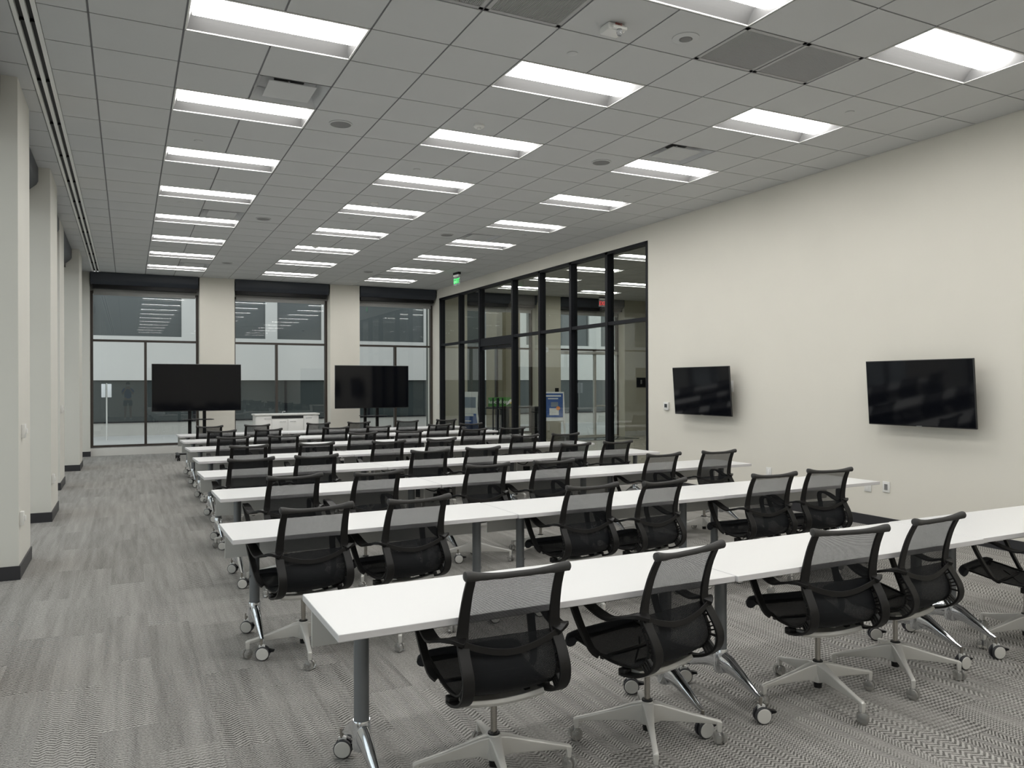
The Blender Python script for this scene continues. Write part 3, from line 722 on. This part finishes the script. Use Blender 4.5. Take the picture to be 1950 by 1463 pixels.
# ================================================================== CHAIRS
def make_chair():
    t = thing('swivel_chair', '', 'chair')
    # four-star base
    b = MB(); b.lathe([(.030, .085), (.036, .10), (.036, .175), (.028, .188), (.014, .189)], n=24)
    for k in range(4):
        a = math.pi / 2 * k; c, s = math.cos(a), math.sin(a)
        def P(r, v, z): return Vector((c * r - s * v, s * r + c * v, z))
        rings = []
        for r, w_, z0, z1 in ((.02, .028, .085, .186), (.06, .021, .10, .178), (.16, .014, .096, .147), (.27, .0115, .090, .118), (.322, .0125, .086, .106), (.333, .010, .088, .100)):
            rings.append([b.b.verts.new(P(r, v, z)) for v, z in ((-w_ * .55, z0), (w_ * .55, z0), (w_ * .9, (z0 + z1) / 2), (w_, z1 - .004), (w_ * .6, z1), (-w_ * .6, z1), (-w_, z1 - .004), (-w_ * .9, (z0 + z1) / 2))])
        b.loft(rings)
        rings = []
        for z, hw in ((.100, .012), (.045, .009)):
            rings.append([b.b.verts.new(P(.321 + u * hw, v * hw, z)) for u, v in ((-1, -1), (1, -1), (1, 1), (-1, 1))])
        b.loft(rings)
    bo = b.build('base', M['alu'], t, bevel=.003)
    for k in range(4):
        a = math.pi / 2 * k; cm = MB()
        for s in (-1, 1):
            cm.use(M['clear']); cm.lathe([(.005, s * .004), (.0265, s * .006), (.029, s * .012), (.027, s * .021), (.018, s * .028), (.001, s * .030)], (0, 0, .0295), 'x', 16)
        cm.use(M['spk']); cm.prism([(-.010, .022), (.012, .022), (.012, .055), (-.010, .055)], 'x', -.004, .004)
        o = cm.build('caster', None, bo); o.location = (math.cos(a) * .325, math.sin(a) * .325, 0); o.rotation_euler[2] = (.4, 1.9, -.9, .9)[k]
    MB().cyl((0, 0, .055), (0, 0, .13), .020, .023, 20).lathe([(.026, .187), (.024, .194), (.014, .194)]).build('cylinder_sleeve', M['black'], t, smooth=False)
    MB().cyl((0, 0, .188), (0, 0, .372), .0135, n=16).build('gas_piston', M['steel'], t)
    # silver cross beam under the seat
    cb = MB(); rings = []
    for k in range(9):
        u = -1 + k / 4; x = u * .172; z = .357 + .016 * u * u; y = -.095
        rings.append([cb.b.verts.new((x, y + dy, z + dz)) for dy, dz in ((-.03, .004), (-.02, -.010), (.045, -.012), (.055, .0), (.045, .014), (-.02, .018))])
    cb.loft(rings); cb.cyl((0, 0, .345), (0, 0, .372), .022); cb.box(-.05, .05, -.10, .03, .352, .372, .004); cb.build('cross_beam', M['alu'], t, bevel=.002)
    kx = MB()
    kx.tube([(.10, -.08, .385), (.115, -.07, .405), (.14, -.075, .41), (.175, -.10, .392)], .010, 8); kx.box(.10, .125, -.09, -.04, .378, .41, .004)
    kx.tube([(-.15, -.06, .39), (-.05, .02, .385), (.06, .10, .40), (.12, .16, .41)], .004, 6); kx.build('tilt_mechanism', M['black'], t)
    OUT = smooth_path([(-.245, .905), (-.207, .83), (-.182, .755), (-.168, .69), (-.168, .65), (-.190, .61), (-.222, .565), (-.247, .515), (-.244, .465), (-.215, .425), (-.165, .395), (-.10, .376), (-.05, .372)], 3)
    INN = smooth_path([(-.168, .70), (-.152, .655), (-.152, .615), (-.168, .575), (-.190, .53), (-.192, .485), (-.170, .447), (-.125, .418), (-.06, .403), (.03, .402), (.12, .415), (.20, .432), (.275, .447)], 3)
    for s in (-1, 1):
        sp = MB(); n_ = len(OUT)
        xs_ = [s * (.186 + .016 * min(1, i / (n_ * .45))) for i in range(n_)]
        tp_ = [.90 + .30 * min(1, i / (n_ * .3)) for i in range(n_)]
        sp.sweep(OUT, .040, .012, xs_, tp_)
        sp.box(s * .20 - .022, s * .20 + .022, -.075, -.035, .362, .395, .004)
        sp.sweep(INN, .016, .010, s * .198)
        # ribs joining rim and spine
        for u in range(14):
            fi = int(len(INN) * (.10 + .44 * u / 13)); q = INN[fi]
            best = min(OUT[9:], key=lambda p: (p[0] - q[0]) ** 2 + (p[1] - q[1]) ** 2)
            if (best[0] - q[0]) ** 2 + (best[1] - q[1]) ** 2 < .010 ** 2: continue
            dv_ = Vector((0, best[0] - q[0], best[1] - q[1])); nn = Vector((0, -dv_.z, dv_.y)).normalized() * .003
            A = Vector((0, q[0], q[1])); B = A + dv_; X = Vector((1, 0, 0))
            rg = [[sp.b.verts.new(P_ + X * (s * .198 + sx * .010) + nn * sn) for sx, sn in ((-1, -1), (1, -1), (1, 1), (-1, 1))] for P_ in (A, B)]
            sp.loft(rg)
        sp.build('spine_frame', M['spine'], t, bevel=.0025)
    # seat and back sling of open mesh
    for nm, path, mt in (('back_mesh', smooth_path([(-.235, .895), (-.20, .82), (-.175, .745), (-.161, .69), (-.154, .64)], 3), 'fabric'),
                         ('seat_mesh', smooth_path([(-.154, .64), (-.160, .59), (-.183, .545), (-.192, .49), (-.170, .447), (-.125, .418), (-.06, .403), (.03, .402), (.12, .415), (.20, .432), (.275, .449)], 3), 'fabric2')):
        me = MB(); rows = []
        for i, (yy, zz) in enumerate(path):
            a = path[max(i - 1, 0)]; c_ = path[min(i + 1, len(path) - 1)]; dd = Vector((0, c_[0] - a[0], c_[1] - a[1])).normalized(); nn = Vector((0, -dd.z, dd.y))
            sag = .006 if nm == 'back_mesh' else (.004 + .012 * min(1, i / 12))
            rows.append([me.b.verts.new(Vector((u * .198, yy, zz)) - nn * (-sag if nm == 'back_mesh' else -sag) * (1 - u * u) * -1) for u in [k / 5 - 1 for k in range(11)]])
        for r0, r1 in zip(rows, rows[1:]):
            for k in range(10): me._f([r0[k], r0[k + 1], r1[k + 1], r1[k]])
        o = me.build(nm, M[mt], t, smooth=True)
    # thicker rolled front edge
    MB().tube(smooth_path([(-.222, .262, .428), (-.205, .285, .437), (-.12, .300, .437), (0, .303, .435), (.12, .300, .437), (.205, .285, .437), (.222, .262, .428)], 2), .026, 12, flat=1.05).build('seat_front_roll', M['seatfab'], t, smooth=True)
    # top rail
    rp = smooth_path([(-.216, -.252, .909), (-.20, -.250, .908), (-.15, -.240, .900), (-.07, -.232, .894), (0, -.230, .893), (.07, -.232, .894), (.15, -.240, .900), (.20, -.250, .908), (.216, -.252, .909)], 3)
    rr = [.0195 if abs(p[0]) > .195 else .0125 + .007 * max(0, (abs(p[0]) - .08) / .115) ** 1.5 for p in rp]
    MB().tube([(-.221, -.252, .909)] + rp + [(.221, -.252, .909)], [.013] + rr + [.013], 14).build('top_rail', M['rail'], t, smooth=True)
    # lumbar belt with the arms growing out of it
    bl = MB(); rings = []
    for k in range(17):
        u = -1 + k / 8; x = u * .20; y = -.184 - .012 * (1 - u * u); z = .635 - .050 * (1 - abs(u) ** 1.8); hh = .013
        rings.append([bl.b.verts.new((x, y + dy, z + dz)) for dy, dz in ((-.006, -hh), (-.002, hh), (.004, hh), (.0, -hh))])
    bl.loft(rings); bl.build('lumbar_belt', M['spine'], t, bevel=.0015)
    for s in (-1, 1):
        ar = MB(); rings = []
        pts = smooth_path([(.192, -.188, .640), (.228, -.160, .648), (.262, -.105, .636), (.272, -.04, .618), (.274, .03, .630), (.274, .10, .655), (.272, .165, .664), (.268, .20, .655), (.262, .205, .62), (.252, .165, .53), (.236, .115, .44), (.214, .09, .412)], 3)
        N = len(pts)
        for i, p in enumerate(pts):
            u = i / (N - 1); p0 = Vector(pts[max(i - 1, 0)]); p1 = Vector(pts[min(i + 1, N - 1)]); dd = (p1 - p0).normalized()
            X = Vector((1, 0, 0)); X = (X - dd * X.dot(dd)).normalized(); nn = dd.cross(X)
            wd = .020 + .010 * math.sin(min(1, u / .6) * math.pi) if u < .62 else .020 - .006 * (u - .62) / .38
            th = .006 if .15 < u < .62 else .009
            c_ = Vector((p[0], p[1], p[2]))
            rings.append([ar.b.verts.new(Vector(((c_ + X * a_ * wd + nn * b2 * th).x * s, (c_ + X * a_ * wd + nn * b2 * th).y, (c_ + X * a_ * wd + nn * b2 * th).z)) ) for a_, b2 in ((-1, -1), (1, -1), (1, 1), (-1, 1))])
        ar.loft(rings)
        ar.build('armrest', M['spine'], t, bevel=.002)
    sf_ = MB(); sf_.box(-.20, .20, .08, .10, .392, .404, .003); sf_.build('seat_crossbar', M['black'], t)
    return t
CH = []   # (row, hub x, hub y, yaw, base rotation)
R1 = [(.982, -3.19, -2.6, -13), (1.748, -3.164, 11.3, -30), (2.837, -3.179, -11, -10), (3.457, -3.168, 4, -38), (4.647, -3.156, 14, -12)]
for x, y, a, b_ in R1: CH.append((0, x, y, a, b_))
RAILS = {1: [(.621, -1.527, 7.6), (1.266, -1.488, 8.8), (2.55, -1.47, 2.6), (3.155, -1.50, 8.8), (4.182, -1.55, -3.4), (4.824, -1.52, -9)],
         2: [(.802, .10, 7), (1.462, .05, 10), (2.495, .17, 4), (3.178, .19, 2), (4.50, .27, 3), (5.22, .27, -2)],
         3: [(.698, 1.74, 4), (1.331, 1.77, 2), (2.558, 1.81, -2), (3.216, 1.88, 4), (4.42, 1.86, 6), (5.06, 1.92, 3)],
         4: [(.905, 3.43, -2), (1.69, 3.42, 3), (2.58, 3.36, 1), (3.32, 3.44, 8), (4.61, 3.55, 3), (5.27, 3.56, -3)],
         5: [(.926, 5.13, 2), (1.604, 5.14, -3), (2.76, 5.21, 3), (3.486, 5.23, 0), (4.60, 5.28, 2), (5.27, 5.27, -4)],
         6: [(.946, 6.80, 0), (1.66, 6.84, 3), (2.742, 6.84, -2), (3.483, 6.84, 2), (4.61, 6.88, 3), (5.22, 6.88, 0)],
         7: [(.90, 8.27, 1), (1.70, 8.33, -2), (2.80, 8.40, 2), (3.57, 8.42, 0), (4.55, 8.45, -3), (5.40, 8.55, 2)]}
for r, L in RAILS.items():
    for x, y, a in L:
        aa = R(a); CH.append((r, x - math.sin(aa) * .25, y + math.cos(aa) * .25, a, random.choice((-20, -35, 10, 30, -5, 45))))
CN6 = ['first', 'second', 'third', 'fourth', 'fifth', 'sixth']
pc = None; cnt = {}
for r, x, y, a, br in CH:
    if pc is None: pc = make_chair(); t = pc
    else: t = copy_tree(pc)
    k_ = .993; x = co.location.x + (x - co.location.x) * k_; y = co.location.y + (y - co.location.y) * k_
    a0, b0 = ROWS[r]; ey = a0[1] + (b0[1] - a0[1]) * (x - a0[0]) / (b0[0] - a0[0]); y = min(y, ey + .128 - abs(math.sin(R(a))) * .12)
    t.location = (x, y, 0); t.rotation_euler = (0, 0, R(a))
    k = cnt.get(r, 0); cnt[r] = k + 1
    for ch in t.children:
        if ch.name.startswith('base'): ch.rotation_euler[2] = R(br - a)
    t['label'] = 'black mesh swivel chair, %s from the left in the %s' % (CN6[k], ('row nearest the camera', 'second row from the camera', 'third row from the camera', 'fourth row from the camera', 'fifth row from the camera', 'sixth row from the camera', 'seventh row from the camera', 'row farthest from the camera')[r])
    t['group'] = 'black mesh swivel chairs at the tables'

# power trays under the tables with cables
for k, (x, y, l) in enumerate(((2.20, .63, 'third'), (2.28, 2.25, 'fourth'), (3.55, 2.28, 'fifth'))):
    if k == 2: x, y = 4.0, 2.33
    t = thing('cable_tray', 'grey cable tray with black sockets hanging under the %s' % (('third table row, at its first joint', 'fourth table row, at its first joint', 'fourth table row, at its second joint')[k]), 'cable tray', (x, y, .56))
    MB().box(-.16, .16, -.05, .05, 0, .008).box(-.16, -.152, -.05, .05, 0, .15).box(.152, .16, -.05, .05, 0, .15).build('tray', M['alu'], t)
    MB().box(-.06, .02, -.055, -.02, .012, .06, .004).box(.07, .12, -.055, -.02, .012, .06, .004).build('socket', M['black'], t)
    MB().tube(smooth_path([(-.14, 0, .11), (-.05, -.03, .08), (.03, -.02, .12), (.13, 0, .09)], 3), .005, 6).build('cable', M['black'], t)

# ================================================================== LOBBY THINGS
t = thing('poster_stand', 'curved stand with a blue and white poster behind the partition, left of its door', 'poster stand', (7.70, 12.75, 0), R(-58))
c = MB(); c.sweep(smooth_path([(.22, .25), (.05, .62), (-.02, 1.0), (0, 1.42)], 5), .56, .012, 0.0); c.build('frame_panel', M['paper'], t)
def on_curve(z0, z1, hw, m, nm, lift=.009):
    q = smooth_path([(.22, .25), (.05, .62), (-.02, 1.0), (0, 1.42)], 5); q = [p for p in q if z0 <= p[1] <= z1]
    MB().sweep([(p[0] - lift, p[1]) for p in q], hw, .003, 0.0).build(nm, M[m], t)
on_curve(.30, .90, .46, 'blue', 'poster_text_field'); on_curve(.94, 1.36, .46, 'photo', 'poster_picture')
MB().box(-.15, .15, -.028, -.018, .78, .84).box(-.18, .05, .01, .02, .64, .66).build('poster_heading', M['paper'], t)
MB().tube([(0, .05, .9), (0, .35, .02)], .015, 8).box(-.28, .28, .1, .3, 0, .02).build('stand_foot', M['column'], t)
t = thing('poster_stand', 'white stand with a blue poster behind the partition, right of the glass door', 'poster stand', (10.15, 12.6, 0), R(-28))
MB().prism([(-.36, 0), (-.30, 1.40), (.30, 1.40), (.36, 0), (.32, 0), (.27, .62), (-.27, .62), (-.32, 0)], 'y', -.015, .015).build('stand_frame', M['paper'], t)
MB().box(-.27, .27, -.022, -.015, .70, 1.36).build('poster', M['blue'], t)
MB().box(-.22, .22, -.026, -.022, 1.27, 1.31).box(-.14, .14, -.026, -.022, 1.20, 1.23).box(-.10, .16, -.026, -.022, .76, .95).build('poster_text', M['paper'], t)
MB().lathe([(.055, -.026), (.055, -.03)], (.14, 0, .95), 'y').build('poster_badge', M['orange'], t)
MB().box(-.06, .14, -.027, -.022, .99, 1.12).build('poster_picture', M['photo'], t)
MB().box(-.27, .27, -.16, 0, .60, .625, .004).build('leaflet_shelf', M['paper'], t)
t = thing('counter_table', 'dark topped high counter behind the glass door in the lobby', 'counter', (9.0, 13.3, 0))
MB().box(-1.0, 1.1, -.3, .3, .95, .99, .004).build('counter_top', M['coolblk'], t)
for sx in (-.9, 0, 1.0): MB().box(sx - .02, sx + .02, -.26, .26, 0, .95).build('leg', M['frame'], t)
MB().box(-.95, 1.05, -.24, .24, .40, .42).build('shelf', M['coolblk'], t)
t = thing('green_sign', 'green counter sign with white lettering and a white bird, seen through the glass door', 'sign', (8.71, 12.98, .99))
MB().box(-.35, .33, -.01, .01, .02, .27, .003).build('board', M['green'], t)
text('lunchdrop', .145, M['paper'], t, (-.05, -.012, .15), (R(90), 0, 0))
bd = MB(); bd.use(M['paper']); bd.prism([(.18, .05), (.30, .12), (.42, .08), (.50, .10), (.40, .17), (.43, .25), (.40, .30), (.37, .27), (.35, .22), (.28, .20)], 'y', -.03, -.014)
bd.use(M['yellow']); bd.prism([(.28, .09), (.38, .10), (.36, .15), (.30, .14)], 'y', -.034, -.03); bd.build('bird_figure', None, t)
MB().box(-.2, -.16, -.01, .01, 0, .03).box(.14, .18, -.01, .01, 0, .03).build('foot', M['frame'], t)
t = thing('wall_plaque', 'small square black plaque on the beige lobby wall at the right', 'plaque', (14.0, YF, 1.66))
MB().box(-.17, .17, -.02, 0, -.15, .15, .005).build('plate', M['frame'], t); MB().box(-.03, .03, -.024, -.02, -.05, .08).build('symbol', M['spk'], t)
t = thing('access_panel', 'small black reader on the lobby column beside the blue poster', 'card reader', (10.98, YF, 1.43)); MB().box(-.06, .06, -.02, 0, -.07, .07, .004).build('plate', M['black'], t)
t = thing('fire_pull', 'small red alarm pull under the black reader on the lobby column', 'fire alarm', (11.0, YF, 1.17)); MB().box(-.05, .05, -.04, 0, -.07, .07, .006).build('housing', M['red'], t)
t = thing('entry_mat', 'dark ribbed entry mat inside the lobby entrance', 'mat', (12.2, 13.3, 0)); MB().box(-.95, .95, -.55, .5, 0, .012, .004).build('mat', M['facdark'], t)
t = thing('wall_clock', 'small round grey device high on the lobby column', 'device', (10.62, YF, 2.62)); MB().lathe([(.075, 0), (.075, -.03), (.001, -.035)], ax='y').build('device_body', M['grey'], t)

# ================================================================== THE PHOTOGRAPHER, seen only as a reflection in the far windows
def person():
    t = thing('person', 'person in a blue t-shirt and shorts holding up a phone, reflected in the window', 'person', (-.36, -6.62, 0))
    def skin(name, verts, edges, rad, m, root=0, sub=2, parent=t):
        me = D.meshes.new(name); me.from_pydata(verts, edges, []); me.materials.append(m)
        o = D.objects.new(name, me); COL.objects.link(o); o.parent = parent
        md = o.modifiers.new('skin', 'SKIN'); 
        for i, r in enumerate(rad): me.skin_vertices[0].data[i].radius = (r if isinstance(r, tuple) else (r, r))
        me.skin_vertices[0].data[root].use_root = True; md.use_smooth_shade = True
        s = o.modifiers.new('sub', 'SUBSURF'); s.levels = sub; s.render_levels = sub; return o
    V = [(0, 0, .95), (0, 0, 1.12), (0, .0, 1.32), (0, .01, 1.44), (0, .03, 1.53), (0, .045, 1.62), (0, .045, 1.70)]
    E_ = [(0, 1), (1, 2), (2, 3), (3, 4), (4, 5), (5, 6)]; Rd = [(.15, .11), (.135, .10), (.165, .105), (.09, .07), (.052, .055), (.072, .088), (.06, .078)]
    for s in (-1, 1):
        b0 = len(V); V += [(s * .17, 0, 1.41), (s * .23, .03, 1.18), (s * .11, .27, 1.40), (s * .075, .33, 1.50)]
        E_ += [(3, b0), (b0, b0 + 1), (b0 + 1, b0 + 2), (b0 + 2, b0 + 3)]; Rd += [.055, .043, .032, .028]
        b0 = len(V); V += [(s * .095, 0, .88), (s * .11, .01, .50), (s * .12, -.02, .09), (s * .125, .12, .035)]
        E_ += [(0, b0), (b0, b0 + 1), (b0 + 1, b0 + 2), (b0 + 2, b0 + 3)]; Rd += [.088, .058, .036, .034]
    body = skin('body', V, E_, Rd, M['skin'])
    skin('t_shirt', [(0, 0, .93), (0, 0, 1.12), (0, 0, 1.32), (0, .005, 1.43), (-.18, 0, 1.40), (.18, 0, 1.40), (-.225, .02, 1.25), (.225, .02, 1.25)], [(0, 1), (1, 2), (2, 3), (3, 4), (3, 5), (4, 6), (5, 7)],
         [(.175, .13), (.155, .12), (.18, .12), (.11, .09), .075, .075, .07, .07], M['shirt'])
    skin('shorts', [(0, 0, .95), (-.10, 0, .85), (.10, 0, .85), (-.115, .005, .60), (.115, .005, .60)], [(0, 1), (0, 2), (1, 3), (2, 4)], [(.16, .12), .105, .105, .09, .09], M['shorts'])
    h = MB(); h.lathe([(.001, 1.775), (.05, 1.765), (.082, 1.73), (.09, 1.68), (.08, 1.66)], (0, .025, 0)); h.build('hair', M['hair'], t, smooth=True)
    fc = MB()
    fc.use(M['skin']).tube([(0, .128, 1.66), (0, .146, 1.635), (0, .135, 1.625)], [.008, .013, .008], 8)
    for s in (-1, 1): fc.use(M['paper']).lathe([(.001, -.01), (.011, 0), (.001, .01)], (s * .03, .125, 1.665), 'y', 10); fc.use(M['skin']).lathe([(.001, -.02), (.028, 0), (.001, .02)], (s * .08, .04, 1.65), 'x', 10)
    fc.use(M['redtext']).box(-.022, .022, .128, .134, 1.592, 1.60); fc.build('face', None, t, smooth=True)
    for s in (-1, 1):
        hv = [(0, 0, 0), (0, .02, .05)]; he = [(0, 1)]; hr = [.024, .028]
        for f_ in range(4):
            i0 = len(hv); y_ = -.015 + .018 * f_; hv += [(-s * .012, y_ + .01, .085), (-s * .045, y_ + .012, .10 + .004 * (f_ % 2))]; he += [(1, i0), (i0, i0 + 1)]; hr += [.0085, .0075]
        i0 = len(hv); hv += [(-s * .02, -.02, .03), (-s * .04, -.028, .055)]; he += [(0, i0), (i0, i0 + 1)]; hr += [.011, .009]
        o = skin('hand', hv, he, hr, M['skin'], sub=1); o.location = (s * .082, .345, 1.52)
    for s in (-1, 1): MB().box(s * .125 - .045, s * .125 + .045, -.08, .19, 0, .06, .02).build('shoe', M['paper'], t)
    return t
person()
ph = thing('phone', 'white phone held up in both hands by the reflected person', 'phone', (-.36, -6.23, 1.60)); MB().box(-.075, .075, -.004, .004, -.036, .036, .003).build('phone_body', M['paper'], ph)
